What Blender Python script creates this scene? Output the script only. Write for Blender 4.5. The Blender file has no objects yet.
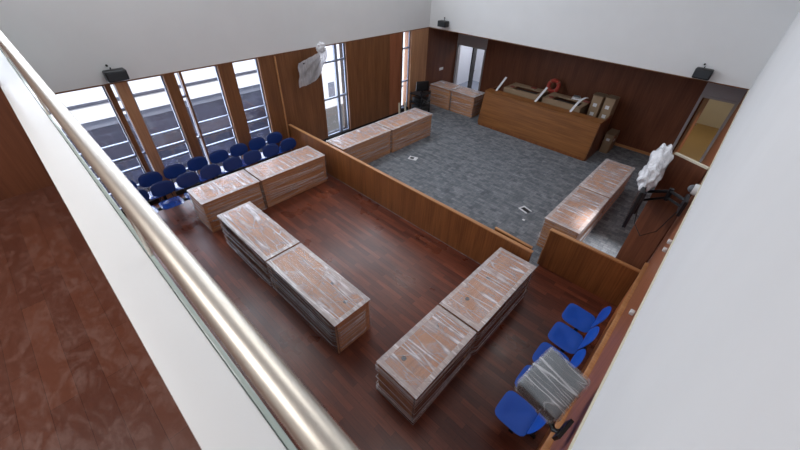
import bpy, bmesh, math, random
from mathutils import Vector, Matrix
random.seed(7)
S = bpy.context.scene
COL = S.collection
PI = math.pi

# ------------------------------------------------------------ camera
def cam_axes():
    yaw, pitch, roll = -0.732656898, 0.675569236, 0.0365112374
    cy, sy, cp, sp = math.cos(yaw), math.sin(yaw), math.cos(pitch), math.sin(pitch)
    f = Vector((sy*cp, cy*cp, -sp)); r = Vector((cy, -sy, 0)); u = r.cross(f)
    cr, sr = math.cos(roll), math.sin(roll)
    return cr*r+sr*u, -sr*r+cr*u, f
r_, u_, f_ = cam_axes()
cd = bpy.data.cameras.new('camera'); cam = bpy.data.objects.new('camera', cd); COL.objects.link(cam)
cam.matrix_world = Matrix(((r_.x, u_.x, -f_.x, 0), (r_.y, u_.y, -f_.y, 0), (r_.z, u_.z, -f_.z, 5.0), (0, 0, 0, 1)))
cd.sensor_width = 36; cd.lens = 350.524/800*36; cd.clip_start = .02; cd.clip_end = 300
cd.dof.use_dof = True; cd.dof.focus_distance = 7.0; cd.dof.aperture_fstop = 4.5
S.camera = cam

# ------------------------------------------------------------ light, exposure
w = bpy.data.worlds.new('sky'); S.world = w; w.use_nodes = True
bg = w.node_tree.nodes['Background']; bg.inputs[0].default_value = (.68, .8, 1, 1); bg.inputs[1].default_value = 2.0
def light(name, kind, loc, rot, energy, color, sx=1, sy=1):
    l = bpy.data.lights.new(name, kind); o = bpy.data.objects.new(name, l); COL.objects.link(o)
    o.location = loc; o.rotation_euler = rot; l.energy = energy; l.color = color
    if kind == 'AREA': l.shape = 'RECTANGLE'; l.size = sx; l.size_y = sy
    return o
sun = light('sun', 'SUN', (10, -5, 20), (math.radians(42), 0, math.radians(62)), 3.6, (1, .95, .88)); sun.data.angle = .01
# daylight coming in through the window openings (area lamps added outside the panes boost it)
for y0, y1 in ((-.6, 1.2), (1.56, 2.5), (2.58, 3.37), (3.73, 4.37), (6.2, 7.13), (9.63, 10.03)):
    p = light('window_daylight', 'AREA', (-9.35, (y0+y1)/2, 1.4), (0, -PI/2, 0), 46*(y1-y0), (.78, .86, 1), 2.5, y1-y0)
# area lamp added by the unseen high windows to brighten the white walls
light('high_wall_fill', 'AREA', (-8.6, 3.2, 5.6), (0, -math.radians(70), 0), 295, (.84, .92, 1), 1.2, 13)
# fill lamps added under the ceiling, out of view
FILL_XY = [(-6.6, 2.2), (-6.6, 7.6), (-2.2, 2.2), (-2.2, 7.6), (-2.4, -1.9)]
for x, y in FILL_XY:
    light('ceiling_fill', 'AREA', (x, y, 6.42), (0, 0, 0), 72 if y < 0 else 24, (1, .98, .97), 1.5, 1.5)
light('corridor_light', 'AREA', (-.6, 15.2, 2.5), (0, 0, 0), 9, (1, .88, .7), .6, 1.0)
light('lobby_light', 'AREA', (-8.0, 14.2, 2.5), (0, 0, 0), 50, (.9, .95, 1), 1, .8)
sp = light('carpet_fill_spot', 'SPOT', (-.5, 6.75, 6.4), (0, 0, 0), 2200, (.95, .97, 1)); sp.data.spot_size = math.radians(17); sp.data.spot_blend = .9; sp.data.shadow_soft_size = .1  # spot added to brighten the carpet by the right wall, no fixture
vs = S.view_settings; vs.view_transform = 'Standard'; vs.look = 'None'; vs.gamma = 1; vs.use_curve_mapping = False; vs.exposure = 0.07

# ------------------------------------------------------------ materials
def srgb(r, g, b):
    return tuple(((c/255)/12.92 if c/255 <= .04045 else ((c/255+.055)/1.055)**2.4) for c in (r, g, b)) + (1,)
MATS = {}
def mat(name, color=(.5, .5, .5, 1), rough=.5, metal=0, spec=.5, emit=None, es=0, alpha=1, trans=0):
    m = bpy.data.materials.new(name); m.use_nodes = True; b = m.node_tree.nodes['Principled BSDF']
    b.inputs['Base Color'].default_value = color; b.inputs['Roughness'].default_value = rough
    b.inputs['Metallic'].default_value = metal; b.inputs['Specular IOR Level'].default_value = spec
    b.inputs['Alpha'].default_value = alpha; b.inputs['Transmission Weight'].default_value = trans
    if emit: b.inputs['Emission Color'].default_value = emit; b.inputs['Emission Strength'].default_value = es
    MATS[name] = m
    return m
class NT:
    def __init__(s, m): s.t = m.node_tree; s.b = s.t.nodes['Principled BSDF']; s.out = s.t.nodes['Material Output']
    def n(s, typ, **kw):
        x = s.t.nodes.new(typ)
        for k, v in kw.items():
            if k.startswith('i_'): x.inputs[k[2:].replace('_', ' ')].default_value = v
            else: setattr(x, k, v)
        return x
    def l(s, a, b): s.t.links.new(a, b)
    def coords(s, scale=(1, 1, 1), rot=(0, 0, 0), kind='Object', off=None):
        tc = s.n('ShaderNodeTexCoord'); mp = s.n('ShaderNodeMapping')
        mp.inputs['Scale'].default_value = scale; mp.inputs['Rotation'].default_value = rot
        s.l(tc.outputs[kind], mp.inputs['Vector'])
        if off is not None: s.l(off, mp.inputs['Location'])
        return mp.outputs[0]
    def ramp(s, fac, stops):
        r = s.n('ShaderNodeValToRGB'); e = r.color_ramp.elements
        while len(e) < len(stops): e.new(.5)
        for i, (p, c) in enumerate(stops):
            e[i].position = p; e[i].color = c if len(c) == 4 else tuple(c)+(1,)
        s.l(fac, r.inputs[0]); return r.outputs[0]
    def mix(s, a, b, fac, bt='MIX'):
        x = s.n('ShaderNodeMix', data_type='RGBA', blend_type=bt)
        for sock, v in ((x.inputs[0], fac), (x.inputs[6], a), (x.inputs[7], b)):
            if hasattr(v, 'is_output'): s.l(v, sock)
            else: sock.default_value = v
        return x.outputs[2]
    def math(s, op, a, b=0, clamp=False):
        x = s.n('ShaderNodeMath', operation=op, use_clamp=clamp)
        for sock, v in ((x.inputs[0], a), (x.inputs[1], b)):
            if hasattr(v, 'is_output'): s.l(v, sock)
            else: sock.default_value = v
        return x.outputs[0]
    def bump(s, h, strength=.2, dist=.01):
        b = s.n('ShaderNodeBump'); b.inputs['Strength'].default_value = strength; b.inputs['Distance'].default_value = dist
        s.l(h, b.inputs['Height']); s.l(b.outputs[0], s.b.inputs['Normal'])

def veneer(name, c0, c1, grain='z', rough=.42, fine=45, spec=.4):
    m = mat(name, c0, rough, spec=spec); t = NT(m)
    sc = {'z': (fine, fine, 1.3), 'x': (1.3, fine, fine), 'y': (fine, 1.3, fine)}[grain]
    n = t.n('ShaderNodeTexNoise', i_Scale=1.0, i_Detail=5.0, i_Roughness=.6); t.l(t.coords(sc), n.inputs['Vector'])
    sc2 = tuple(v*.16 if v > 2 else v*.5 for v in sc)
    n2 = t.n('ShaderNodeTexNoise', i_Scale=1.0, i_Detail=3.0); t.l(t.coords(sc2), n2.inputs['Vector'])
    f = t.math('ADD', t.math('MULTIPLY', n.outputs[0], .6), t.math('MULTIPLY', n2.outputs[0], .4))
    t.l(t.ramp(f, [(.38, c0), (.62, c1)]), t.b.inputs['Base Color'])
    t.bump(n.outputs[0], .08, .002)
    return m
veneer('wood_wall', srgb(104, 64, 38), srgb(136, 90, 56))
veneer('wood_wall_light', srgb(168, 118, 84), srgb(200, 150, 112))
veneer('wood_wall_red', srgb(132, 76, 50), srgb(164, 102, 70))
veneer('wood_back', srgb(96, 54, 36), srgb(122, 74, 50), fine=30)
veneer('wood_bar', srgb(112, 66, 36), srgb(144, 90, 50))
veneer('wood_judge', srgb(118, 72, 34), srgb(148, 96, 50), 'x')
veneer('wood_sunlit', srgb(186, 112, 62), srgb(210, 134, 80), 'y')  # lighter orange veneer paints sunlight on the lower right wall
veneer('wood_desk', srgb(164, 108, 68), srgb(204, 146, 98), 'x')
veneer('wood_desk_y', srgb(164, 108, 68), srgb(204, 146, 98), 'y')
veneer('wood_edge', srgb(176, 122, 78), srgb(198, 146, 100), 'x')
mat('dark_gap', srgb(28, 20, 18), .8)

m = mat('wood_floor', rough=.3, spec=.5); t = NT(m)
v = t.coords()
br = t.n('ShaderNodeTexBrick', offset=.37, offset_frequency=2)
br.inputs['Color1'].default_value = srgb(90, 46, 33); br.inputs['Color2'].default_value = srgb(130, 70, 48)
br.inputs['Mortar'].default_value = srgb(52, 26, 20); br.inputs['Scale'].default_value = 1; br.inputs['Mortar Size'].default_value = .0016
br.inputs['Bias'].default_value = -.15; br.inputs['Brick Width'].default_value = .62; br.inputs['Row Height'].default_value = .09
t.l(v, br.inputs['Vector'])
n = t.n('ShaderNodeTexNoise', i_Scale=1.0, i_Detail=5.0); t.l(t.coords((3, 60, 3)), n.inputs['Vector'])
c = t.mix(br.outputs[0], t.ramp(n.outputs[0], [(.3, (.45, .42, .4)), (.7, (1.25, 1.15, 1.1))]), .6, 'MULTIPLY')
t.l(c, t.b.inputs['Base Color'])
n2 = t.n('ShaderNodeTexNoise', i_Scale=1.2, i_Detail=4.0); t.l(t.coords(), n2.inputs['Vector'])
t.l(t.ramp(n2.outputs[0], [(.3, (.24,)*3), (.7, (.4,)*3)]), t.b.inputs['Roughness'])

m = mat('balcony_floor', rough=.35); t = NT(m)
br = t.n('ShaderNodeTexBrick', offset=.37)
br.inputs['Color1'].default_value = srgb(92, 52, 39); br.inputs['Color2'].default_value = srgb(112, 66, 48)
br.inputs['Mortar'].default_value = srgb(58, 30, 22); br.inputs['Scale'].default_value = 1; br.inputs['Mortar Size'].default_value = .001
br.inputs['Brick Width'].default_value = .9; br.inputs['Row Height'].default_value = .12; br.inputs['Bias'].default_value = -.3
t.l(t.coords(), br.inputs['Vector'])
n = t.n('ShaderNodeTexNoise', i_Scale=1.0, i_Detail=6.0, i_Roughness=.65, i_Distortion=1.2); t.l(t.coords((5, 9, 3)), n.inputs['Vector'])
vo = t.n('ShaderNodeTexNoise', i_Scale=1.0, i_Detail=3.0, i_Distortion=2.0); t.l(t.coords((9, 16, 9), (0, 0, .5)), vo.inputs['Vector'])
dust = t.math('MULTIPLY', t.ramp(n.outputs[0], [(.42, (0,)*3), (.62, (1,)*3)]), t.ramp(vo.outputs[0], [(.38, (.25,)*3), (.6, (1,)*3)]))
t.l(t.mix(br.outputs[0], srgb(126, 90, 78), t.math('MULTIPLY', dust, .5)), t.b.inputs['Base Color'])
t.l(t.ramp(dust, [(0, (.28,)*3), (1, (.6,)*3)]), t.b.inputs['Roughness'])

m = mat('carpet', rough=.95, spec=.1); t = NT(m)
def brick(t, w_, h_, c1, c2, mo, off=.5, rot=0, sc=1):
    b = t.n('ShaderNodeTexBrick', offset=off); b.inputs['Color1'].default_value = c1; b.inputs['Color2'].default_value = c2
    b.inputs['Mortar'].default_value = mo; b.inputs['Scale'].default_value = sc; b.inputs['Mortar Size'].default_value = .004
    b.inputs['Brick Width'].default_value = w_; b.inputs['Row Height'].default_value = h_; b.inputs['Bias'].default_value = 0
    t.l(t.coords(rot=(0, 0, rot)), b.inputs['Vector']); return b
b1 = brick(t, .16, .08, srgb(92, 96, 102), srgb(140, 142, 146), srgb(90, 94, 98))
b2 = brick(t, .09, .15, srgb(98, 102, 108), srgb(142, 144, 148), srgb(96, 100, 104), .3)
n = t.n('ShaderNodeTexNoise', i_Scale=160.0, i_Detail=2.0)
t.l(t.coords(), n.inputs['Vector'])
c = t.mix(b1.outputs[0], b2.outputs[0], .4)
t.l(t.mix(c, t.ramp(n.outputs[0], [(.3, (.6,)*3), (.7, (1.3,)*3)]), .7, 'MULTIPLY'), t.b.inputs['Base Color'])
t.bump(n.outputs[0], .3, .004)

def paint(name, c, rough=.75):
    m = mat(name, c, rough, spec=.3); t = NT(m)
    n = t.n('ShaderNodeTexNoise', i_Scale=2.0, i_Detail=6.0); t.l(t.coords(), n.inputs['Vector'])
    t.l(t.mix(c, tuple(x*.93 for x in c[:3])+(1,), n.outputs[0]), t.b.inputs['Base Color'])
    n3 = t.n('ShaderNodeTexNoise', i_Scale=120.0); t.l(t.coords(), n3.inputs['Vector']); t.bump(n3.outputs[0], .05, .002)
    return m
paint('white_paint', srgb(232, 232, 232)); paint('grey_paint', srgb(176, 170, 172)); paint('door_paint', srgb(205, 205, 212), .5)
paint('parapet_paint', srgb(246, 247, 247), .4)
paint('tan_paint', srgb(186, 156, 108)); paint('cream_paint', srgb(222, 214, 192))
mat('steel', srgb(228, 222, 210), .42, 1)
mat('frame_metal', srgb(146, 156, 176), .4, .3)
mat('dark_metal', srgb(34, 34, 38), .45, .4)
mat('black_plastic', srgb(26, 27, 30), .4); mat('grey_plastic', srgb(96, 98, 102), .5); mat('charcoal', srgb(52, 56, 60), .45)
mat('monitor_grey', srgb(84, 92, 98), .5); mat('screen', srgb(16, 16, 20), .12); mat('white_plastic', srgb(225, 225, 225), .4)
mat('glass_edge', srgb(176, 190, 184), .12, spec=.8)
mat('blue_plastic', srgb(14, 46, 106), .34, spec=.45); m = mat('blue_seat', srgb(18, 56, 130), .2); m.node_tree.nodes['Principled BSDF'].inputs['Coat Weight'].default_value = 1; m.node_tree.nodes['Principled BSDF'].inputs['Coat IOR'].default_value = 2.0; m.node_tree.nodes['Principled BSDF'].inputs['Coat Roughness'].default_value = .12; mat('blue_bright', srgb(24, 80, 180), .3, spec=.5)
mat('cardboard', srgb(150, 126, 100), .8); mat('cardboard_dark', srgb(122, 102, 80), .8)
mat('red_plastic', srgb(176, 62, 48), .5); mat('paper', srgb(215, 215, 218), .7); mat('tape_red', srgb(128, 58, 48), .5)
mat('chrome', srgb(210, 210, 212), .2, 1); mat('rubber', srgb(22, 22, 22), .8)
mat('facade_white', srgb(236, 236, 236), .8); mat('facade_base', srgb(110, 108, 106), .8); mat('facade_grey', srgb(120, 124, 136), .7); mat('paving', srgb(200, 196, 188), .85)
m = mat('facade_glass', srgb(58, 62, 84), .25, spec=.8); t = NT(m)
n = brick(t, 1, 1, srgb(34, 35, 52), srgb(54, 55, 74), srgb(66, 68, 86)); n.inputs['Brick Width'].default_value = 1.3; n.inputs['Row Height'].default_value = .62; n.inputs['Mortar Size'].default_value = .03
t.l(t.coords(rot=(0, PI/2, PI/2)), n.inputs['Vector']); t.l(n.outputs[0], t.b.inputs['Base Color'])

# window glass: clear with a mirror-like sheen
m = bpy.data.materials.new('window_glass'); m.use_nodes = True; tt = m.node_tree; tt.nodes.clear()
o = tt.nodes.new('ShaderNodeOutputMaterial'); mx = tt.nodes.new('ShaderNodeMixShader'); tr = tt.nodes.new('ShaderNodeBsdfTransparent'); gl = tt.nodes.new('ShaderNodeBsdfGlossy'); gl.inputs['Roughness'].default_value = .02
tr.inputs[0].default_value = (.94, .93, .94, 1); mx.inputs[0].default_value = .07
tt.links.new(tr.outputs[0], mx.inputs[1]); tt.links.new(gl.outputs[0], mx.inputs[2]); tt.links.new(mx.outputs[0], o.inputs[0]); MATS['window_glass'] = m

def film_mat(name, base=.14, streak=.75, tint=(.88, .88, .92, 1), axis='z', seed=0.0, sc=1.0, rough=.22):
    """thin stretch film: transparent where single, milky where it is bunched into strands"""
    m = mat(name, tint, rough, spec=.9); t = NT(m)
    tc = t.n('ShaderNodeTexCoord')
    geo = t.n('ShaderNodeNewGeometry')
    total = None
    def strands(rot, s, lo, hi, dist=.6):
        mp = t.n('ShaderNodeMapping'); mp.inputs['Rotation'].default_value = rot; mp.inputs['Scale'].default_value = s
        mp.inputs['Location'].default_value = (seed, seed*1.7, seed*.6); t.l(tc.outputs['Object'], mp.inputs['Vector'])
        n = t.n('ShaderNodeTexNoise', i_Scale=1.0, i_Detail=0.6, i_Roughness=.4, i_Distortion=dist); t.l(mp.outputs[0], n.inputs['Vector'])
        d = t.math('ABSOLUTE', t.math('SUBTRACT', n.outputs[0], .5))
        return t.ramp(d, [(lo, (1,)*3), (hi, (0,)*3)])
    def blotch(sc_, lo, hi, o_):
        n = t.n('ShaderNodeTexNoise', i_Scale=sc_, i_Detail=4.0, i_Distortion=.8)
        mp = t.n('ShaderNodeMapping'); mp.inputs['Location'].default_value = (seed+o_, seed, o_); t.l(tc.outputs['Object'], mp.inputs['Vector']); t.l(mp.outputs[0], n.inputs['Vector'])
        return t.ramp(n.outputs[0], [(lo, (0,)*3), (hi, (1,)*3)])
    if axis == 'z':      # top sheets: long crossing strands, masked by hazy patches
        a = strands((0, 0, .5+.35*math.sin(seed)), (.22*sc, 5*sc, 1), .0, .02, .18)
        b = strands((0, 0, -.75+.4*math.cos(seed*1.7)), (.2*sc, 4.4*sc, 1), .0, .018, .15)
        c = strands((0, 0, 1.75), (.8*sc, 4.5*sc, 1), .0, .014, .5)
        d = strands((0, 0, .25), (1.6*sc, 30*sc, 1), .0, .06, .5)
        m1, m2, m3 = blotch(1.6*sc, .34, .56, 1), blotch(1.4*sc, .34, .56, 5), blotch(3.0*sc, .45, .7, 9)
        s_ = t.math('ADD', t.math('MULTIPLY', t.math('MULTIPLY', a, m1), .9), t.math('MULTIPLY', t.math('MULTIPLY', b, m2), .9))
        s_ = t.math('ADD', s_, t.math('ADD', t.math('MULTIPLY', c, .5), t.math('MULTIPLY', m3, .3)))
        s_ = t.math('ADD', s_, t.math('MULTIPLY', t.math('MULTIPLY', d, m2), .26 if sc == 1 else 0))
    else:                # sides: wound round and round, near-horizontal strands
        a = strands((.1, .06, .0), (.5, .5, 20), .0, .05, .15)
        b = strands((-.12, .1, .0), (.6, .6, 12), .0, .035, .2)
        s_ = t.math('ADD', t.math('MULTIPLY', a, .5), t.math('MULTIPLY', b, .45))
    fac = t.math('ADD', t.math('MULTIPLY', s_, streak), base, True)
    t.bump(s_, .5, .006)
    tr = t.n('ShaderNodeBsdfTransparent'); mx = t.n('ShaderNodeMixShader')
    t.l(fac, mx.inputs[0]); t.l(tr.outputs[0], mx.inputs[1]); t.l(t.b.outputs[0], mx.inputs[2]); t.l(mx.outputs[0], t.out.inputs['Surface'])
    return m
for i in range(4):
    film_mat('film_top%d' % i, .17, .8, seed=3.1*i+.7, tint=(.80, .78, .82, 1))
    film_mat('film_side%d' % i, .04, .6, axis='x', seed=2.3*i, tint=(.72, .66, .66, 1))
film_mat('film_fold', .42, .5, seed=9, sc=2, tint=(.84, .83, .85, 1))
film_mat('film_clear', .14, .55, seed=5, sc=2.0, tint=(.8, .81, .84, 1), rough=.15)
film_mat('film_white', .72, .4, seed=12, sc=2.2, tint=(.9, .9, .93, 1))

# ------------------------------------------------------------ mesh helpers
def box(bm, x0, x1, y0, y1, z0, z1, bev=0, seg=2):
    vs_ = [bm.verts.new((x, y, z)) for x in (x0, x1) for y in (y0, y1) for z in (z0, z1)]
    F = [(0, 1, 3, 2), (4, 6, 7, 5), (0, 4, 5, 1), (2, 3, 7, 6), (0, 2, 6, 4), (1, 5, 7, 3)]
    fs = [bm.faces.new([vs_[i] for i in f]) for f in F]
    if bev:
        es = list({e for f in fs for e in f.edges})
        bmesh.ops.bevel(bm, geom=es, offset=bev, segments=seg, profile=.5, affect='EDGES')
def tube(bm, pts, r, n=10, caps=True):
    pts = [Vector(p) for p in pts]; rings = []
    for i, p in enumerate(pts):
        d = (pts[min(i+1, len(pts)-1)]-pts[max(i-1, 0)]).normalized()
        a = Vector((0, 0, 1)) if abs(d.z) < .9 else Vector((1, 0, 0))
        u = d.cross(a).normalized(); v_ = d.cross(u)
        rr = r[i] if isinstance(r, (list, tuple)) else r
        rings.append([bm.verts.new(p+(u*math.cos(2*PI*k/n)+v_*math.sin(2*PI*k/n))*rr) for k in range(n)])
    for a, b in zip(rings, rings[1:]):
        for k in range(n): bm.faces.new((a[k], a[(k+1) % n], b[(k+1) % n], b[k]))
    if caps: bm.faces.new(rings[0][::-1]); bm.faces.new(rings[-1])
def disc(bm, c, r, h, n=20): tube(bm, [c, (c[0], c[1], c[2]+h)], r, n)
def torus(bm, c, R, r, axis=Vector((0, 0, 1)), n=24, k=8):
    q = axis.normalized().to_track_quat('Z', 'Y'); g = []
    for i in range(n):
        a = 2*PI*i/n
        g.append([bm.verts.new(Vector(c)+q @ Vector(((R+r*math.cos(b))*math.cos(a), (R+r*math.cos(b))*math.sin(a), r*math.sin(b)))) for b in [2*PI*j/k for j in range(k)]])
    for i in range(n):
        for j in range(k): bm.faces.new((g[i][j], g[(i+1) % n][j], g[(i+1) % n][(j+1) % k], g[i][(j+1) % k]))
def obj(name, bm, m, parent=None, smooth=False, loc=None, rot=None, mats=None):
    bmesh.ops.recalc_face_normals(bm, faces=bm.faces[:])
    me = bpy.data.meshes.new(name); bm.to_mesh(me); bm.free()
    for mm in (mats or [m]): me.materials.append(MATS[mm])
    if smooth:
        for p in me.polygons: p.use_smooth = True
        me.set_sharp_from_angle(angle=math.radians(40))
    o = bpy.data.objects.new(name, me); COL.objects.link(o)
    if parent: o.parent = parent
    if loc: o.location = loc
    if rot: o.rotation_euler = rot
    return o
def bx(name, a, m, parent=None, bev=0, **kw):
    bm = bmesh.new(); box(bm, *a, bev=bev); return obj(name, bm, m, parent, smooth=bool(bev), **kw)
def struct(name, a, m, parent=None, bev=0):
    o = bx(name, a, m, parent, bev)
    if not parent: o['kind'] = 'structure'
    return o
def thing(name, label, cat, loc=(0, 0, 0), rz=0, group=None, rot=None):
    o = bpy.data.objects.new(name, None); COL.objects.link(o); o.empty_display_size = .1
    o.location = loc; o.rotation_euler = rot or (0, 0, rz); o['label'] = label; o['category'] = cat
    if group: o['group'] = group
    return o
def tag(o, label, cat, group=None):
    o['label'] = label; o['category'] = cat
    if group: o['group'] = group
    return o
def copy_tree(o, parent=None):
    c = o.copy(); COL.objects.link(c); c.parent = parent
    for ch in list(o.children): copy_tree(ch, c)
    return c

# ------------------------------------------------------------ the hall
XL, XR, YB, YO, ZW = -8.8, .24, 12.8, 10.95, 2.75
struct('floor', (-9.3, XR+.3, -4.2, 4.86, -.2, 0), 'wood_floor')
struct('floor_by_gap', (-1.3, XR+.3, 4.86, 5.74, -.2, 0), 'wood_floor').name = 'floor_gateway'
bm = bmesh.new(); box(bm, -9.3, -1.3, 4.86, YB, -.2, .004); box(bm, -1.3, XR+.3, 5.74, YB, -.2, .004)
obj('floor_carpet', bm, 'carpet')['kind'] = 'structure'
struct('ceiling', (-9.2, XR+.4, -4.2, 11.3, 6.5, 6.7), 'white_paint')
struct('wall_back_upper', (XL-.4, XR+.4, YO, YO+.3, ZW, 6.5), 'white_paint')
struct('ceiling_recess', (XL-.4, XR+.4, YO+.3, YB+.3, ZW, ZW+.2), 'white_paint')
struct('wall_left_upper', (XL-.5, XL, -4.2, YO, ZW, 5.0), 'white_paint')
struct('wall_left_top', (XL-.5, XL, -4.2, YO, 6.3, 6.5), 'white_paint')
wn = struct('window_20', (XL-.4, XL-.02, -4.2, YO, 5.0, 5.04), 'frame_metal')  # unseen window band, added to go with the lamp on the white walls
for k in range(9): bx('window_frame', (XL-.2, XL-.14, -4.15+k*1.87, -4.09+k*1.87, 5.04, 6.3), 'frame_metal', wn)
bx('window_pane', (XL-.18, XL-.17, -4.2, YO, 5.04, 6.3), 'window_glass', wn)
struct('wall_right_upper', (XR, XR+.35, -4.2, YO, ZW, 6.5), 'white_paint')
struct('wall_rear', (XL-.5, XR+.4, -4.4, -4.2, 0, 6.5), 'white_paint')
struct('trim_1', (XL-.02, XL+.012, -4.2, YO, ZW-.02, ZW-.001), 'wood_wall')
struct('trim_2', (XL, XR, YO-.012, YO+.05, ZW-.02, ZW-.001), 'wood_wall')
struct('trim_3', (XR-.012, XR+.05, -4.2, YO, ZW-.03, ZW-.001), 'cream_paint')
# right wall below: panelling, strip coloured as sunlit, dado ledge
bm = bmesh.new(); box(bm, XR+.01, XR+.35, -4.2, YB, 0, ZW)
obj('wall_right', bm, 'wood_wall_red')['kind'] = 'structure'
struct('trim_4', (XR-.03, XR+.02, 1.0, 5.66, 0, 1.13), 'wood_sunlit', bev=.004)
struct('trim_5', (XR-.045, XR+.02, 1.0, 5.66, 1.13, 1.16), 'wood_edge', bev=.004)

# back wall with two doorways
def back(name, x0, x1, z0=0, z1=ZW, m='wood_back'): return struct(name, (x0, x1, YB, YB+.2, z0, z1), m)
back('wall_back', -7.46, -.6)
back('wall_back_lintel_left', -8.8, -7.46, 2.02, ZW, 'grey_paint')
back('wall_back_lintel_right', -.6, XR+.01, 2.02, ZW, 'grey_paint')
struct('baseboard_back', (-7.46, -.62, YB-.02, YB-.001, .004, .09), 'wood_edge')
def doorframe(name, x0, x1):
    bm = bmesh.new(); box(bm, x0, x0+.06, YB-.02, YB+.16, 0, 2.02); box(bm, x1-.06, x1, YB-.02, YB+.16, 0, 2.02); box(bm, x0+.06, x1-.06, YB-.02, YB+.16, 1.96, 2.02)
    o = obj(name, bm, 'grey_paint'); o['kind'] = 'structure'; return o
d1 = doorframe('door_1', -8.79, -7.47)
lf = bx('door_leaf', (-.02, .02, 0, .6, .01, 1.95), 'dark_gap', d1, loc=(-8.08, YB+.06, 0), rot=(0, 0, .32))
bm = bmesh.new(); tube(bm, [(.02, .52, 1.0), (.07, .52, 1.0), (.07, .42, 1.0)], .01); obj('door_handle', bm, 'chrome', lf)
d2 = doorframe('door_2', -.6, XR+.005)
lf = bx('door_leaf', (0, .74, -.02, .02, .01, 1.95), 'wood_back', d2, loc=(-.52, YB+.17, 0), rot=(0, 0, math.radians(82)))
bm = bmesh.new(); tube(bm, [(.68, -.03, 1.0), (.68, -.07, 1.0), (.58, -.07, 1.0)], .01); obj('door_handle', bm, 'chrome', lf)
# spaces behind the doorways
def room(n, x0, x1, y0, y1, z1, m, fm):
    bm = bmesh.new(); box(bm, x0-.1, x0, y0, y1, 0, z1); box(bm, x1, x1+.1, y0, y1, 0, z1); box(bm, x0-.1, x1+.1, y1, y1+.1, 0, z1); box(bm, x0-.1, x1+.1, y0, y1+.1, z1, z1+.1)
    obj('wall_'+n, bm, m)['kind'] = 'structure'
    struct('floor_'+n, (x0-.1, x1+.1, y0, y1+.1, -.1, .002), fm)
room('corridor', -1.3, .9, YB+.2, 17.2, 2.6, 'cream_paint', 'tan_paint')
room('lobby', -9.4, -6.6, YB+.2, 15.2, 2.6, 'door_paint', 'facade_grey')

# ---- left wall: wood piers between tall windows
piers = [(-4.2, -.9, 'wood_wall'), (1.18, 1.28, 'wood_wall'), (1.345, 1.56, 'wood_wall_light'), (2.22, 2.45, 'wood_wall'), (2.53, 2.58, 'wood_wall'), (3.37, 3.73, 'wood_wall'),
         (4.37, 4.82, 'wood_wall'), (4.82, 6.2, 'wood_wall'), (7.13, 7.62, 'wood_wall'), (7.62, 8.3, 'wood_wall'), (8.3, 8.97, 'wood_wall'),
         (8.97, 9.56, 'wood_wall_red'), (9.56, 9.63, 'dark_gap'), (10.03, 10.93, 'wood_wall_light'), (10.93, YB, 'wood_back')]  # dark veneer of the last panel paints shade under the overhang
NM = ['rear', 'first_pier', 'second_pier', 'third_pier', 'fourth_pier', 'fifth_pier', 'sixth_pier', 'screen_panel', 'shutter_panel', 'middle_panel', 'plain_panel', 'red_panel', 'dark_jamb', 'end_panel', 'recess_panel']
for (y0, y1, mm), nm in zip(piers, NM):
    dp = .12 if y1 < 5 else .32 if nm != 'dark_jamb' else .2
    struct('wall_left_'+nm, (XL-dp, XL if nm != 'dark_jamb' else XL-.02, y0+.004, y1-.004, 0, ZW), mm)
struct('wall_left_backing', (XL-.3, XL-.05, 7.13, 9.56, 0, ZW), 'dark_gap')
struct('baseboard_left', (XL, XL+.015, 4.88, 9.6, .004, .08), 'dark_gap')
struct('trim_6', (XL, XL+.03, 4.80, 4.835, 0, ZW-.04), 'wood_edge')
def window(i, y0, y1, bars, mull=(), z0=.12, frame='frame_metal', sill='paving'):
    r = struct('window_%d' % i, (XL-.32, XL-.02, y0, y1, 0, z0), 'dark_gap' if z0 < .2 else 'wood_wall')
    bm = bmesh.new(); X0, X1 = XL-.12, XL-.08; e = .028 if y1-y0 > .1 else .004
    box(bm, X0, X1, y0, y0+e, z0, ZW); box(bm, X0, X1, y1-e, y1, z0, ZW); box(bm, X0, X1, y0+e, y1-e, z0, z0+.04); box(bm, X0, X1, y0+e, y1-e, ZW-.05, ZW)
    for z, h in bars: box(bm, X0-.01, X1+.01, y0+e, y1-e, z-h/2, z+h/2)
    for y, h in mull: box(bm, X0-.015, X1+.015, y-h/2, y+h/2, z0+.04, ZW-.05)
    obj('window_frame', bm, frame, r)
    bm = bmesh.new(); box(bm, (X0+X1)/2-.003, (X0+X1)/2+.003, y0+e, y1-e, z0+.04, ZW-.05); obj('window_pane', bm, 'window_glass', r)
    return r
B = [(1.55, .025), (1.22, .05), (.95, .025), (.55, .03)]
window(1, -.9, 1.18, B); window(2, 1.56, 2.22, B); window(3, 2.58, 3.37, B); window(4, 3.73, 4.37, B)
window(5, 6.2, 7.13, [(2.28, .05), (1.24, .05)], [(6.8, .09)], z0=.06)
window(6, 9.63, 10.03, [(2.2, .04), (1.1, .04)])
window(7, 1.28, 1.345, [(2.2, .05), (1.22, .05)]); window(8, 2.45, 2.53, [(2.2, .05), (1.22, .05)])

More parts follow.
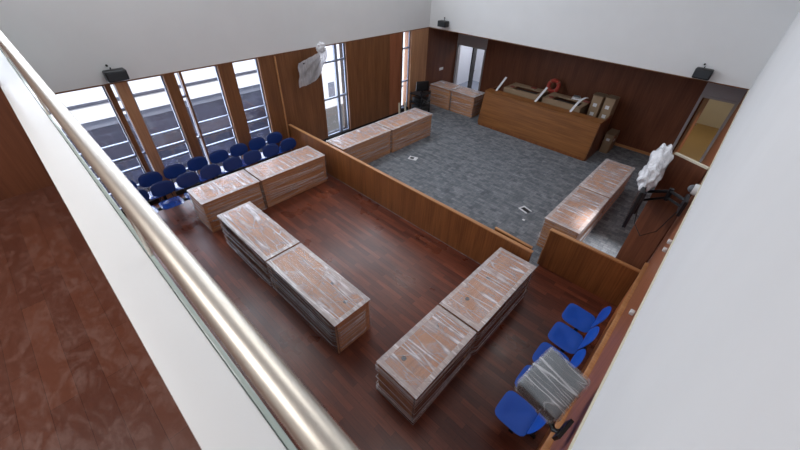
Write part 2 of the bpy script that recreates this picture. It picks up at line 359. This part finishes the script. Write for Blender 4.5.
# ---- outside: courtyard and the block across it
struct('ground_outside', (-60, -9.6, -30, 60, -6.1, -6), 'paving').name = 'floor_courtyard'
bd = thing('facing_building', 'pale banded building seen through the tall windows', 'building', (-20, 6, -6))
def fb(n, z0, z1, m, x1=0, y0=-26, y1=7.4): return bx(n, (-6, x1, y0, y1, z0+6, z1+6), m, bd)
fb('parapet_band', .30, 1.2, 'facade_glass', -.3, y1=50); fb('wall_band', -.72, .02, 'facade_white'); fb('recess_band', -.95, -.72, 'facade_grey', -.3)
fb('wall_band', -1.5, -.95, 'facade_white'); fb('recess_band', -1.9, -1.5, 'facade_grey', -.2); fb('glazed_wall', -6, -1.9, 'facade_glass', -.25); fb('recess_band', .02, .3, 'facade_grey', -.35)
o = bx('wall_end', (-6, .8, 7.4, 50, 0, 4.4), 'facade_white', bd)
for k in range(8): bx('window', (.79, .83, 7.9+k*1.5, 8.4+k*1.5, 2.9, 3.9), 'facade_grey', bd)
bx('base_wall', (0, .95, 7.4, 50, 0, 2.3), 'facade_base', bd)
bx('upper_wall', (-6, -.4, 7.4, 50, 4.4, 6.3), 'facade_white', bd)
rp = thing('sun_diagonal_slab', 'white sloped slab added as a sunlight diagonal outside the plastic-hung window', 'slope', (-15.4, 9.5, -6))  # added slab, its sloping top stands for an edge of sunlight
bm = bmesh.new(); 
vs_ = [bm.verts.new(p) for p in ((0, 0, 0), (0, 9, 0), (0, 9, 4.2), (0, 0, 1.2), (-.3, 0, 0), (-.3, 9, 0), (-.3, 9, 4.2), (-.3, 0, 1.2))]
for f in ((0, 1, 2, 3), (7, 6, 5, 4), (0, 4, 5, 1), (1, 5, 6, 2), (2, 6, 7, 3), (3, 7, 4, 0)): bm.faces.new([vs_[i] for i in f])
obj('parapet', bm, 'facade_white', rp)

# ------------------------------------------------------------ bar partitions
p = thing('bar_partition', 'long low wooden bar partition crossing the hall from the window wall', 'partition', (-5, 4.9, 0))
bx('panel', (-3.79, 3.7, -.03, .03, .004, .88), 'wood_bar', p); bx('top_rail', (-3.79, 3.71, -.035, .035, .88, .905), 'wood_edge', p, bev=.003)
p = thing('bar_partition', 'short low wooden partition between the gateway and the white right wall', 'partition', (-.55, 5.74, 0))
bx('panel', (-.78, .76, -.03, .03, .004, .88), 'wood_bar', p); bx('top_rail', (-.79, .76, -.035, .035, .88, .905), 'wood_edge', p, bev=.003)
bx('end_post', (-.8, -.78, -.034, .034, .004, .88), 'wood_edge', p)
p = thing('swing_gate', 'small folded wooden gate leaf behind the end of the long bar', 'gate', (-1.74, 5.04, 0), rz=-.04)
bx('panel', (-.38, .38, -.02, .02, .001, .86), 'wood_bar', p); bx('top_rail', (-.385, .385, -.025, .025, .86, .885), 'wood_edge', p, bev=.003)
for z in (.3, .62): bm = bmesh.new(); tube(bm, [(.3, -.03, z), (.3, -.03, z+.12)], .012); obj('hinge', bm, 'dark_metal', p)
p = thing('tall_panel', 'tall wooden fin panel standing behind the black television by the right wall', 'panel', (.225, 5.99, 0))
ln = Vector((-.43, .2, 0)); a = math.atan2(ln.y, ln.x)
bx('panel', (.0, ln.length, -.02, .02, .004, 2.72), 'wood_back', p, rot=(0, 0, a)); bx('edge_strip', (.0, ln.length+.005, -.024, .024, 2.72, 2.745), 'cream_paint', p, rot=(0, 0, a))

# ------------------------------------------------------------ judge's bench
jb = thing('judge_bench', 'long wooden judge bench with a plain orange-brown front at the back wall', 'bench', (-4.25, 10.9, 0))
bm = bmesh.new()     # front leans back slightly towards the top
def prism(bm, pts, x0, x1):
    a = [bm.verts.new((x0, y, z)) for y, z in pts]; b = [bm.verts.new((x1, y, z)) for y, z in pts]
    bm.faces.new(a[::-1]); bm.faces.new(b)
    for i in range(len(pts)): j = (i+1) % len(pts); bm.faces.new((a[i], a[j], b[j], b[i]))
prism(bm, [(-.05, .1), (.12, 1.14), (.17, 1.14), (0, .1)], -1.95, 1.9); obj('front_panel', bm, 'wood_judge', jb)
bx('kick_board', (-1.93, 1.88, -.04, .02, .004, .1), 'wood_bar', jb)
bm = bmesh.new(); box(bm, -1.95, 1.92, .1, .45, 1.14, 1.175, .004); obj('counter_top', bm, 'wood_judge', jb)
bm = bmesh.new(); prism(bm, [(0, 0.004), (.14, 1.14), (1.1, 1.14), (1.1, .3), (1.85, .3), (1.85, 0.004)], 1.88, 1.92); obj('end_panel', bm, 'wood_back', jb)
bm = bmesh.new(); prism(bm, [(0, 0.004), (.14, 1.14), (1.1, 1.14), (1.1, .3), (1.85, .3), (1.85, 0.004)], -1.95, -1.91); obj('end_panel', bm, 'wood_back', jb)
bx('platform', (-1.9, 1.87, .06, 1.85, .004, .3), 'wood_back', jb)
bx('inner_desk', (-1.9, 1.87, .45, .95, .72, .75), 'cardboard_dark', jb)
# things on it
def dismantled(x, lab):
    r = thing('desk_unit', lab, 'desk unit', (x, 11.9, .3), group=None)
    bm = bmesh.new(); box(bm, -.62, .62, -.43, -.40, 0, .95, .004); box(bm, -.62, -.36, -.43, .4, .95, .98, .004); box(bm, .5, .62, -.43, .4, .95, .98, .004); box(bm, -.36, .5, .1, .4, .95, .98)
    box(bm, -.36, .5, -.43, -.3, .95, .98)
    obj('worktop', bm, 'cardboard', r)
    bx('recess', (-.36, .5, -.3, .1, .88, .9), 'dark_gap', r)  # dark plate just below the top stands for shade in the hollow
    for q in (-.6, .56): bx('side_panel', (q, q+.04, -.38, .38, 0, .95), 'cardboard_dark', r)
    bm = bmesh.new(); disc(bm, (-.44, -.15, .981), .08, .012); obj('cable_grommet', bm, 'tape_red', r)
    return r
dismantled(-5.15, 'khaki worktop unit with dark slot, left one behind the judge bench')
dismantled(-3.75, 'khaki worktop unit with dark slot, right one behind the judge bench')
def strip(x, y, dx, lab, bend=0):
    bm = bmesh.new(); pts = [(x+dx*t_, y+.42*t_, 1.19+.38*t_+bend*math.sin(t_*PI)) for t_ in (0, .2, .4, .6, .8, 1)]
    for a_, b_ in zip(pts, pts[1:]):
        q = [bm.verts.new(v_) for v_ in (a_, (a_[0]+.07, a_[1], a_[2]), (b_[0]+.07, b_[1], b_[2]), b_)]; bm.faces.new(q)
    bmesh.ops.remove_doubles(bm, verts=bm.verts[:], dist=1e-5)
    bmesh.ops.solidify(bm, geom=bm.faces[:], thickness=.012)
    tag(obj('foam_strip', bm, 'paper', smooth=True), lab, 'strip', 'white foam strips behind the judge bench')
strip(-5.93, 11.2, .06, 'white foam strip at the left end of the judge bench')
strip(-4.50, 11.2, .1, 'white foam strip between the two khaki worktop units')
strip(-3.35, 11.2, .22, 'bent white foam strip at the right end of the khaki units', .12)
rl = thing('ring', 'red ring leaning above the khaki worktop unit', 'ring', (-4.5, 12.5, 1.4))
bm = bmesh.new(); torus(bm, (0, 0, 0), .17, .065, Vector((0, -1, .3))); obj('ring_body', bm, 'red_plastic', rl)
for k in range(4):
    a_ = PI/4+k*PI/2; bm = bmesh.new(); torus(bm, (.17*math.cos(a_), .05*math.sin(a_), .17*math.sin(a_)), .066, .009, Vector((-math.sin(a_), 0, math.cos(a_))), 12, 6); obj('band', bm, 'cardboard', rl)
bx('post', (-.02, .02, .0, .04, -.96, -.1), 'dark_metal', rl)
ph = thing('desk_telephone', 'small white and grey telephone on the right khaki worktop', 'telephone', (-3.55, 12.15, 1.282), rz=.2)
bx('base', (-.13, .13, -.1, .1, 0, .05), 'paper', ph, bev=.01); bx('handset', (-.11, .1, .02, .09, .05, .1), 'grey_plastic', ph, bev=.012)
for k, (x, y) in enumerate(((-5.0, 12.15), (-3.2, 12.12))):
    o = bx('cable_coil', (x-.1, x+.1, y-.05, y+.05, 1.281, 1.32), 'tape_red', bev=.015)
    tag(o, ['small reddish pack on the left khaki worktop', 'small reddish pack beside the telephone on the right khaki worktop'][k], 'pack'); o.name = 'pack'
def carton(x, y, z, h, lab, n):
    r = thing('carton', lab, 'carton', (x, y, z), rz=-.05)
    cb = bx('carton_body', (-.14, .14, -.2, .2, 0, h), 'cardboard', r, bev=.006)
    for k in range(n): bx('paper_label', (-.06, .05, -.206, -.2, h-.32-.27*k, h-.22-.27*k), 'paper', cb)
    bx('flap', (-.16, .16, -.22, .1, h, h+.015), 'cardboard_dark', r)
carton(-2.86, 12.05, .3, 1.32, 'tall tan carton with white labels behind the judge bench, the left one', 3)
carton(-2.52, 12.1, .3, 1.32, 'tall tan carton with white labels at the right end of the judge bench', 4)
r = thing('carton', 'low tan carton on the floor at the right end of the judge bench', 'carton', (-2.16, 12.2, .004))
bx('carton_body', (-.12, .12, -.3, .3, 0, .6), 'cardboard', r, bev=.006); bx('flap', (-.13, .13, -.31, .25, .6, .615), 'cardboard_dark', r); bx('paper_label', (.12, .126, -.1, .02, .35, .43), 'paper', r); bx('paper_label', (-.05, .05, -.306, -.3, .4, .48), 'paper', r)

# ------------------------------------------------------------ film-wrapped desks
def desk(name, x0, x1, y0, y1, label, group, seed, open_side='+x', grommets=(), H=.74):
    L, W = x1-x0, y1-y0; cx, cy = (x0+x1)/2, (y0+y1)/2
    r = thing('wrapped_desk', label, 'desk', (cx, cy, 0.004), 0, group)
    hx, hy = L/2-.012, W/2-.012
    wd = 'wood_desk_y' if W > L else 'wood_desk'
    dt = bx('desk_top', (-hx, hx, -hy, hy, H-.035, H), wd, r, bev=.003)
    e = .022
    bm = bmesh.new()     # carcass: three closed sides
    if open_side != '+x': box(bm, hx-e-.01, hx-.01, -hy+.01, hy-.01, 0, H-.036)
    if open_side != '-x': box(bm, -hx+.01, -hx+e+.01, -hy+.01, hy-.01, 0, H-.036)
    if open_side != '+y': box(bm, -hx+.035, hx-.035, hy-e-.01, hy-.01, 0, H-.036)
    if open_side != '-y': box(bm, -hx+.035, hx-.035, -hy+.01, -hy+e+.01, 0, H-.036)
    obj('carcass', bm, wd, r)
    nz = 4
    for k in range(nz):
        z = .03+k*.18
        bx('shelf', (-hx+.034, hx-.034, -hy+.034, hy-.034, z, z+.035), 'wood_back', r)  # darker veneer paints the shadow inside the open desk
    if open_side in ('+x', '-x'):
        s_ = hx-.03 if open_side == '+x' else -hx+.03
        for q in (-hy+.02, 0, hy-.02): bx('upright', (s_-.012, s_+.012, q-.012, q+.012, 0, H-.036), 'wood_wall', r)
    elif open_side:
        s_ = hy-.03 if open_side == '+y' else -hy+.03
        for q in (-hx+.02, 0, hx-.02): bx('upright', (q-.012, q+.012, s_-.012, s_+.012, 0, H-.036), 'wood_wall', r)
    for gx, gy in grommets:
        bm = bmesh.new(); disc(bm, (gx, gy, H), .034, .004); torus(bm, (gx, gy, H+.003), .03, .005, n=20, k=6); obj('cable_grommet', bm, 'charcoal', dt, True)
    # film: one wrinkled skin, top sheet and wound sides
    rnd = random.Random(seed); bm = bmesh.new(); fx, fy = L/2, W/2; nx, ny = max(6, int(L/.07)), max(6, int(W/.07)); nzf = 11
    def wob(a_, b_, s_): return s_*(math.sin(a_*9.1+seed*1.3+b_*5)+.6*math.sin(a_*23.7+b_*17+seed)+.5*math.sin(b_*31-a_*6+seed*2))
    per = [(-fx+2*fx*i/nx, -fy) for i in range(nx)]+[(fx, -fy+2*fy*i/ny) for i in range(ny)]+[(fx-2*fx*i/nx, fy) for i in range(nx)]+[(-fx, fy-2*fy*i/ny) for i in range(ny)]
    rings = []
    for k in range(nzf+1):
        z = .012+(H+.004-.012)*k/nzf; ring = []
        for i, (x, y) in enumerate(per):
            corner = (abs(abs(x)-fx) < 1e-6 and abs(abs(y)-fy) < 1e-6)
            o_ = 0.0 if k == nzf else (.001 if corner else -.002+wob(x+y, z*2.2, .0022)+rnd.uniform(-.0015, .0015))
            if k == 0: o_ = .003 if not corner else .001
            nx_ = (1 if x >= fx-1e-6 else -1 if x <= -fx+1e-6 else 0); ny_ = (1 if y >= fy-1e-6 else -1 if y <= -fy+1e-6 else 0)
            ring.append(bm.verts.new((x+nx_*o_, y+ny_*o_, z)))
        rings.append(ring)
    n_ = len(per)
    for a_, b_ in zip(rings, rings[1:]):
        for i in range(n_):
            f = bm.faces.new((a_[i], a_[(i+1) % n_], b_[(i+1) % n_], b_[i])); f.material_index = 1
    grid = {}
    top = rings[-1]
    for i, (x, y) in enumerate(per): grid[(round((x+fx)/(2*fx)*nx), round((y+fy)/(2*fy)*ny))] = top[i]
    for i in range(1, nx):
        for j in range(1, ny):
            x, y = -fx+2*fx*i/nx, -fy+2*fy*j/ny
            grid[(i, j)] = bm.verts.new((x, y, H+.007+abs(wob(x*1.3, y*1.5, .0022))+rnd.uniform(0, .002)))
    for i in range(nx):
        for j in range(ny):
            f = bm.faces.new((grid[(i, j)], grid[(i+1, j)], grid[(i+1, j+1)], grid[(i, j+1)]))
            edge = (i == 0 or i == nx-1 or j == 0 or j == ny-1)
            f.material_index = 2 if edge else 0
    k = seed % 4
    sf = obj('stretch_film', bm, None, r, True, mats=['film_top%d' % k, 'film_side%d' % k, 'film_fold'])
    # bunched strands of film pulled across the top and round the sides
    bm = bmesh.new()
    for q in range(7):
        a_ = (rnd.uniform(-fx, fx), -fy) if rnd.random() < .5 else (-fx, rnd.uniform(-fy, fy))
        b_ = (rnd.uniform(-fx, fx), fy) if rnd.random() < .6 else (fx, rnd.uniform(-fy, fy))
        pts = [(a_[0]+(b_[0]-a_[0])*s_, a_[1]+(b_[1]-a_[1])*s_, H+.009+.001*math.sin(9*s_+q)) for s_ in [z_/6 for z_ in range(7)]]
        tube(bm, pts, rnd.uniform(.0015, .0035), 5)
    for q in range(11):
        z = rnd.uniform(.06, H-.05); dz = rnd.uniform(-.1, .1)
        pts = [(x*1.005, y*1.01, min(H-.01, max(.02, z+dz*math.sin(2*PI*i/n_+q)))) for i, (x, y) in enumerate(per)]
        tube(bm, pts[::3]+[pts[0]], rnd.choice((.002, .003, .0045)), 4, False)
    obj('film_strand', bm, 'film_fold', sf)
    return r
G = 'film-wrapped wooden desks'
desk('a', -7.56, -6.81, 1.54, 2.83, 'film-wrapped desk beside the blue seats, half nearer the steel handrail', None, 1, '', H=.76)
desk('b', -7.56, -6.81, 2.86, 4.64, 'film-wrapped desk beside the blue seats, half nearer the bar partition', None, 2, '', H=.76)
desk('c', -6.28, -4.49, 1.61, 2.30, 'film-wrapped desk in the centre of the wooden floor, far half with dusty film', None, 3, '-y')
desk('d', -4.46, -2.62, 1.61, 2.30, 'film-wrapped desk in the centre of the wooden floor, near half with two dark grommets', None, 4, '-y', [(.25, .15), (1.0-.32, .05)])
desk('e', -1.82, -1.12, 1.65, 2.95, 'film-wrapped desk nearest the camera, its two grommets close to the bottom of the picture', None, 5, '+x', [(-.12, -.36), (-.12, .33)])
desk('f', -1.82, -1.11, 2.98, 4.78, 'film-wrapped desk reaching the end of the bar partition', None, 6, '+x', [(-.1, -.52), (-.1, .08)])
desk('g', -7.50, -6.76, 5.18, 6.99, 'film-wrapped desk on the carpet below the tall white window', None, 7, '')
desk('h', -7.50, -6.74, 7.02, 8.88, 'film-wrapped desk on the carpet nearer the black equipment cart', None, 8, '')
desk('i', -1.64, -.93, 6.2, 7.92, 'film-wrapped desk on the carpet right behind the short partition', None, 9, '')
desk('j', -1.64, -.93, 7.95, 9.87, 'film-wrapped desk on the carpet in front of the right end of the judge bench', None, 10, '')
desk('k', -8.74, -7.72, 11.15, 11.93, 'film-wrapped desk in the far corner below the light switch', None, 11, '', H=.76)
desk('l', -7.69, -6.66, 11.15, 11.93, 'film-wrapped desk between the far corner desk and the judge bench', None, 12, '', H=.76)

# ------------------------------------------------------------ tandem blue seating
def pad(bm, w_, d_, th, n=18, curve=0.0, dish=.012, exp=3.2, top=1.0):
    """rounded shell in the xy plane; curve bends it about y"""
    R = 6; rows = []
    for side in (1, -1):
        g = []
        for r in range(R+1):
            f = r/R; ring = []
            for k in range(n*2):
                a = 2*PI*k/(n*2); c_, s_ = math.cos(a), math.sin(a)
                k_ = (abs(c_)**exp+abs(s_)**exp)**(-1/exp)
                x, y = w_/2*f*c_*k_, d_/2*f*s_*k_
                if y > 0: x *= top
                z = side*th/2*(1-f**6*.9)+curve*x*x-dish*(1-f*f)*(1 if side > 0 else 1)
                ring.append(bm.verts.new((x, y, z)))
            g.append(ring)
        rows.append(g)
        for a_, b_ in zip(g, g[1:]):
            for k in range(n*2): bm.faces.new((a_[k], a_[(k+1) % (2*n)], b_[(k+1) % (2*n)], b_[k]))
    a_, b_ = rows[0][-1], rows[1][-1]
    for k in range(n*2): bm.faces.new((a_[k], a_[(k+1) % (2*n)], b_[(k+1) % (2*n)], b_[k]))
    bmesh.ops.remove_doubles(bm, verts=bm.verts[:], dist=1e-5)
def seating(n, label, loc, rz, matn, pitch=.522, group=None, tilt=.22):
    """facing +x locally, seats strung along y"""
    r = thing('beam_seating', label, 'seating', loc, rz, group)
    L = pitch*n
    bm = bmesh.new(); box(bm, -.03, .03, .04-0, L-.04, .33, .39, .004); obj('beam', bm, 'dark_metal', r)
    for y in (pitch*.5+.12, L-pitch*.5-.12):
        bm = bmesh.new(); box(bm, -.02, .02, y-.025, y+.025, .02, .33); box(bm, -.26, .3, y-.025, y+.025, 0, .03, .006)
        obj('leg', bm, 'dark_metal', r)
    for k in range(n):
        y = pitch*(k+.5)
        bm = bmesh.new(); pad(bm, .44, .45, .036, curve=.1, dish=.026, exp=5); obj('seat', bm, 'blue_seat' if matn == 'blue_plastic' else matn, r, True, loc=(.06, y, .43), rot=(0, -.06, 0))
        bm = bmesh.new(); pad(bm, .48, .32, .03, curve=.5, dish=.004, exp=2.6, top=.97)
        obj('backrest', bm, matn, r, True, loc=(-.21, y, .68), rot=(PI/2-tilt, 0, PI/2))
        bm = bmesh.new()
        for s_ in (-.12, .12): tube(bm, [(.0, y+s_, .40), (-.15, y+s_, .41), (-.205, y+s_, .47), (-.225, y+s_, .62)], .009, 8)
        box(bm, -.12, .14, y-.13, y+.13, .395, .41)
        obj('bracket', bm, 'dark_metal', r)
    return r
XS, XB = -7.93, -8.52
seating(4, 'front row of four blue seats nearest the steel handrail', (XS, .46, 0), 0, 'blue_plastic')
seating(4, 'front row of four blue seats near the bar partition', (XS, 2.56, 0), 0, 'blue_plastic')
seating(4, 'back row of four blue seats under the first windows', (XB, .40, 0), 0, 'blue_plastic')
seating(4, 'back row of four blue seats by the window pier next to the bar', (XB, 2.50, 0), 0, 'blue_plastic')
seating(5, 'row of five bright blue seats against the right wall', (-.13, 4.80, 0), PI, 'blue_bright', pitch=.505, tilt=.34)

# ------------------------------------------------------------ equipment
def draped(bm, fn, nu, nv):
    g = [[bm.verts.new(fn(i/nu, j/nv)) for j in range(nv+1)] for i in range(nu+1)]
    for i in range(nu):
        for j in range(nv): bm.faces.new((g[i][j], g[i+1][j], g[i+1][j+1], g[i][j+1]))
def crumple(bm, amp, seed, sc=9):
    for v_ in bm.verts:
        c_ = v_.co
        v_.co += Vector((math.sin(c_.y*sc+seed)*math.cos(c_.z*sc*1.3), math.sin(c_.z*sc*1.1+seed*2)*math.cos(c_.x*sc*.9+1), math.sin(c_.x*sc*1.2+c_.y*sc*.7+seed)))*amp
def blob(bm, c, s, amp, seed, sub=4):
    r = bmesh.ops.create_icosphere(bm, subdivisions=sub, radius=1)
    for v_ in r['verts']:
        d = v_.co.normalized(); a = 1+.16*math.sin(d.x*7+seed)*math.cos(d.z*6)+.09*math.sin(d.y*9+d.z*7+seed)+.025*math.sin(d.x*19+d.y*17)
        v_.co = Vector(c)+Vector((d.x*s[0], d.y*s[1], d.z*s[2]))*a

# television on the left wall under white plastic
tv = thing('television', 'wall television on the wooden panel hung with crumpled white plastic', 'television', (XL+.22, 5.72, 2.3), rot=(0, .22, 0))
bx('screen_body', (-.03, .03, -.36, .26, -.3, .22), 'black_plastic', tv, bev=.01)
bx('wall_arm', (-.19, -.03, -.05, .05, -.05, .05), 'dark_metal', tv)
bm = bmesh.new()
def sheet(u, v_):
    y = -.44+.88*u; top = .25+.25*u+.1*math.exp(-((u-.8)/.1)**2)
    bot = -.42+.03*math.sin(u*9)+.74*(1-math.sqrt(max(0, 1-u**2.2)))
    z = top+(bot-top)*v_
    ang = math.atan2(z-.5, y-.44)
    x = .05+.022*math.sin(ang*19)+.008*math.sin(u*31-v_*11)+.03*v_
    return (x, y, z)
draped(bm, sheet, 36, 20); bmesh.ops.solidify(bm, geom=bm.faces[:], thickness=.003)
obj('plastic_sheet', bm, 'film_white', tv, True)
bm = bmesh.new(); blob(bm, (0, .30, .50), (.08, .13, .14), 0, 3); obj('bunched_plastic', bm, 'film_white', tv, True)

# television on the right wall, seen nearly edge on
tv = thing('television', 'black television on a wall arm with white plastic bunched over its top', 'television', (-.33, 5.62, 2.2), rz=.09)
bx('screen_body', (-.02, .03, -.5, .5, -.3, .3), 'black_plastic', tv, bev=.01)
bx('screen', (-.024, -.02, -.47, .47, -.27, .27), 'screen', tv)
bx('back_cover', (.03, .07, -.25, .25, -.18, .18), 'charcoal', tv, bev=.01)
bm = bmesh.new(); blob(bm, (.0, -.02, .34), (.12, .3, .2), 0, 1.2); blob(bm, (.03, .42, .34), (.13, .32, .3), 0, 5); obj('bunched_plastic', bm, 'film_white', tv, True)
bm = bmesh.new()
tube(bm, [(.07, .0, .1), (.3, -.2, .3)], .022, 8); tube(bm, [(.07, .0, -.05), (.3, -.2, .2)], .018, 8); tube(bm, [(.3, -.2, .16), (.3, -.2, .34)], .03, 8)
tube(bm, [(.3, -.2, .3), (.47, -.46, .36)], .022, 8); tube(bm, [(.3, -.2, .2), (.47, -.46, .26)], .018, 8)
obj('wall_arm', bm, 'dark_metal', tv, True)
bm = bmesh.new(); box(bm, .45, .485, -.62, -.38, .2, .42); obj('wall_plate', bm, 'dark_metal', tv, rot=(0, 0, 0))
bm = bmesh.new(); tube(bm, [(.05, .0, -.1), (.12, -.1, -.4), (.25, -.3, -.45), (.38, -.45, -.2), (.45, -.5, .2)], .006, 6); obj('cable', bm, 'rubber', tv, True)

# monitor near the camera in a clear bag
mt = thing('wall_monitor', 'dark grey monitor bagged in clear plastic above the blue seats', 'monitor', (-.015, 1.80, 2.42), rot=(.28, .12, -.12))
bm = bmesh.new(); box(bm, -.165, .165, -.19, .19, -.11, .10, .025, 3); obj('monitor_body', bm, 'monitor_grey', mt, True)
bx('screen', (-.15, .15, -.195, -.188, -.09, .08), 'screen', mt)
bm = bmesh.new(); box(bm, -.178, .178, -.205, .205, -.14, .115, .03, 3)
bmesh.ops.subdivide_edges(bm, edges=bm.edges[:], cuts=5, use_grid_fill=True); crumple(bm, .007, 2, 22); crumple(bm, .002, 5, 60)
obj('clear_bag', bm, 'film_clear', mt, True)
bm = bmesh.new(); blob(bm, (.14, -.13, -.06), (.05, .09, .09), 0, 2, 3); obj('bag_knot', bm, 'film_clear', mt, True)
bm = bmesh.new(); tube(bm, [(.12, -.16, -.08), (.2, -.22, -.06), (.235, -.2, -.02)], .02, 8); box(bm, .225, .25, -.26, -.1, -.1, .06); obj('wall_bracket', bm, 'black_plastic', mt)

# speakers / projectors at the edge of the white upper walls
def unit(label, loc, rz, sx=.36, sy=.26, h=.16):
    r = thing('wall_speaker', label, 'speaker', loc, rz)
    bm = bmesh.new(); box(bm, -sx/2, sx/2, 0.03, sy, -h/2, h/2, .03, 3); obj('housing', bm, 'black_plastic', r, True)
    bm = bmesh.new(); box(bm, -sx/2+.03, sx/2-.03, sy-.004, sy+.006, -h/2+.03, h/2-.03, .003); obj('grille', bm, 'charcoal', r)
    bm = bmesh.new(); box(bm, -.05, .05, 0.002, .05, -.05, .05); tube(bm, [(.03, .06, h/2), (.03, .06, h/2+.03)], .012, 8); obj('bracket', bm, 'dark_metal', r)
    bm = bmesh.new(); tube(bm, [(.06, .004, h/2+.06), (.06, .03, h/2+.06)], .02, 10); obj('knob', bm, 'rubber', r)
unit('black box speaker on the left white wall above the first wood pier', (XL, 1.42, 2.90), -PI/2, .36, .22, .2)
unit('small black speaker on the back white wall near the far corner', (-8.1, YO, 2.95), PI, .34, .26, .18)
unit('black box speaker on the back white wall above the right doorway', (-.68, YO, 2.9), PI, .34, .2, .22)
dc = thing('dome_camera', 'white dome camera on the edge of the right white wall', 'camera', (XR, 5.38, 2.66), rot=(0, -PI/2, 0))
bm = bmesh.new(); tube(bm, [(0, 0, 0.0), (0, 0, .06)], [.075, .07], 20); obj('base', bm, 'white_plastic', dc, True)
bm = bmesh.new(); bmesh.ops.create_uvsphere(bm, u_segments=18, v_segments=10, radius=.052)
for v_ in bm.verts: v_.co.z += .062
obj('dome', bm, 'grey_plastic', dc, True)
for k, (y, z) in enumerate(((4.24, 2.5), (4.13, 2.45), (3.0, 2.4))):
    bm = bmesh.new(); box(bm, XR-.03, XR+.008, y-.025, y+.025, z-.02, z+.02, .006)
    tag(obj('wall_clip', bm, 'white_plastic', smooth=True), ['upper of two white clips on the right wood wall', 'lower of two white clips on the right wood wall', 'single white clip beside the white wall edge above the seats'][k], 'clip')
sw = thing('light_switch', 'white double light switch on the corner panelling darkened for shade', 'switch', (XL, 11.87, 1.2))
bx('plate', (.001, .012, -.12, .12, -.05, .05), 'white_plastic', sw, bev=.003)
for y in (-.06, .06): bx('rocker', (.012, .018, y-.025, y+.025, -.03, .03), 'paper', sw)

# floor boxes
def fbx(x, y, rz, lab, flap):
    r = thing('floor_socket', lab, 'floor socket', (x, y, .005), rz)
    bm = bmesh.new(); box(bm, -.13, .13, -.1, -.06, 0, .012); box(bm, -.13, .13, .06, .1, 0, .012); box(bm, -.13, -.09, -.06, .06, 0, .012)
    if flap: box(bm, .03, .13, -.06, .06, 0, .012)
    obj('frame', bm, 'paper', r); bx('recess', (-.09, .13, -.06, .06, 0, .004), 'dark_metal', r)
fbx(-6.08, 7.23, .35, 'white floor socket near the window-side carpet desk', True)
fbx(-2.42, 7.25, -.3, 'white open floor socket near the right-hand carpet desk', False)
for x, y in ((-2.25, 6.85),): tag(bx('paper_scrap', (x-.03, x+.03, y-.03, y+.03, .005, .01), 'paper'), 'tiny white scrap on the carpet below the open floor socket', 'scrap')

# equipment cart in the far left corner
ct = thing('equipment_cart', 'black equipment cart with cables beside the narrow window', 'cart', (-8.35, 10.15, .004), rz=.1)
bm = bmesh.new()
for x in (-.24, .24):
    for y in (-.28, .28): tube(bm, [(x, y, .06), (x, y, .82)], .016, 8)
obj('frame', bm, 'dark_metal', ct, True)
for z in (.12, .42, .72): bx('shelf', (-.27, .27, -.31, .31, z, z+.025), 'black_plastic', ct)
for x in (-.24, .24):
    for y in (-.28, .28):
        bm = bmesh.new(); tube(bm, [(x-.012, y, .032), (x+.012, y, .032)], .032, 12); obj('wheel', bm, 'rubber', ct, True)
bm = bmesh.new(); tube(bm, [(.22, -.3, .3), (.3, -.2, .55), (.29, 0, .38), (.3, .2, .6), (.22, .3, .35)], .012, 6); tube(bm, [(.25, -.25, .65), (.31, 0, .5), (.28, .26, .7)], .012, 6); obj('cable', bm, 'grey_plastic', ct, True)
o = bx('amplifier', (-8.55, -8.13, 9.93, 10.37, .449, .6), 'black_plastic', bev=.008, rot=None); tag(o, 'black amplifier on the middle shelf of the equipment cart', 'amplifier')
o = bx('mixer', (-8.55, -8.13, 9.9, 10.4, .149, .32), 'charcoal', bev=.008); tag(o, 'dark mixer on the lowest shelf of the equipment cart', 'mixer')
mn = thing('monitor', 'small black monitor standing on the equipment cart', 'monitor', (-8.33, 10.2, .75), rz=-.5)
bx('screen_body', (-.03, .03, -.24, .24, .06, .4), 'black_plastic', mn, bev=.01); bx('stand', (-.09, .09, -.1, .1, 0, .02), 'black_plastic', mn, bev=.004); bx('neck', (-.02, .02, -.03, .03, .02, .1), 'black_plastic', mn)
for k, (y, h) in enumerate(((9.3, .5), (9.62, .46))):
    bm = bmesh.new(); tube(bm, [(-8.6, y, .006), (-8.62, y, h)], .035, 12); 
    tag(obj('cardboard_tube', bm, 'cream_paint', smooth=True), ['pale tube on end by the window wall, farther from the equipment cart', 'pale tube on end by the window wall, nearer the equipment cart'][k], 'tube')

# ------------------------------------------------------------ balcony where the photographer stands
struct('floor_balcony', (-9.0, XR, -4.2, .02, 2.9, 3.1), 'balcony_floor')
struct('wall_balcony_end', (-4.7, -4.35, -4.2, -.085, 3.1, 6.5), 'wood_back')
pb = struct('wall_parapet', (-9.0, XR, -.079, .068, 3.1, 4.0), 'parapet_paint', bev=.004)
struct('trim_8', (-9.0, XR, .0705, .086, 2.9, 4.004), 'glass_edge', bev=.003)
hr = thing('handrail', 'polished steel tube handrail running above the white parapet', 'handrail', (0, .086, 4.4))
bm = bmesh.new(); tube(bm, [(-8.8, 0, 0), (XR-.01, 0, 0)], .0295, 32); obj('rail', bm, 'steel', hr, True)
for x in (-7.4, -5.4, -3.4, -1.4):
    bm = bmesh.new(); tube(bm, [(x, -.006, -.028), (x, -.006, -.396)], .008, 10); obj('bracket', bm, 'steel', hr, True)
# frames around the added ceiling lamps
for x, y in FILL_XY:
    l = thing('fill_lamp_frame', 'square frame of an added, unseen fill lamp above the hall', 'light', (x, y, 6.5), group='frames of the added fill lamps')
    bm = bmesh.new(); box(bm, -.8, .8, -.8, -.76, -.06, 0); box(bm, -.8, .8, .76, .8, -.06, 0); box(bm, -.8, -.76, -.76, .76, -.06, 0); box(bm, .76, .8, -.76, .76, -.06, 0); obj('frame', bm, 'white_plastic', l)
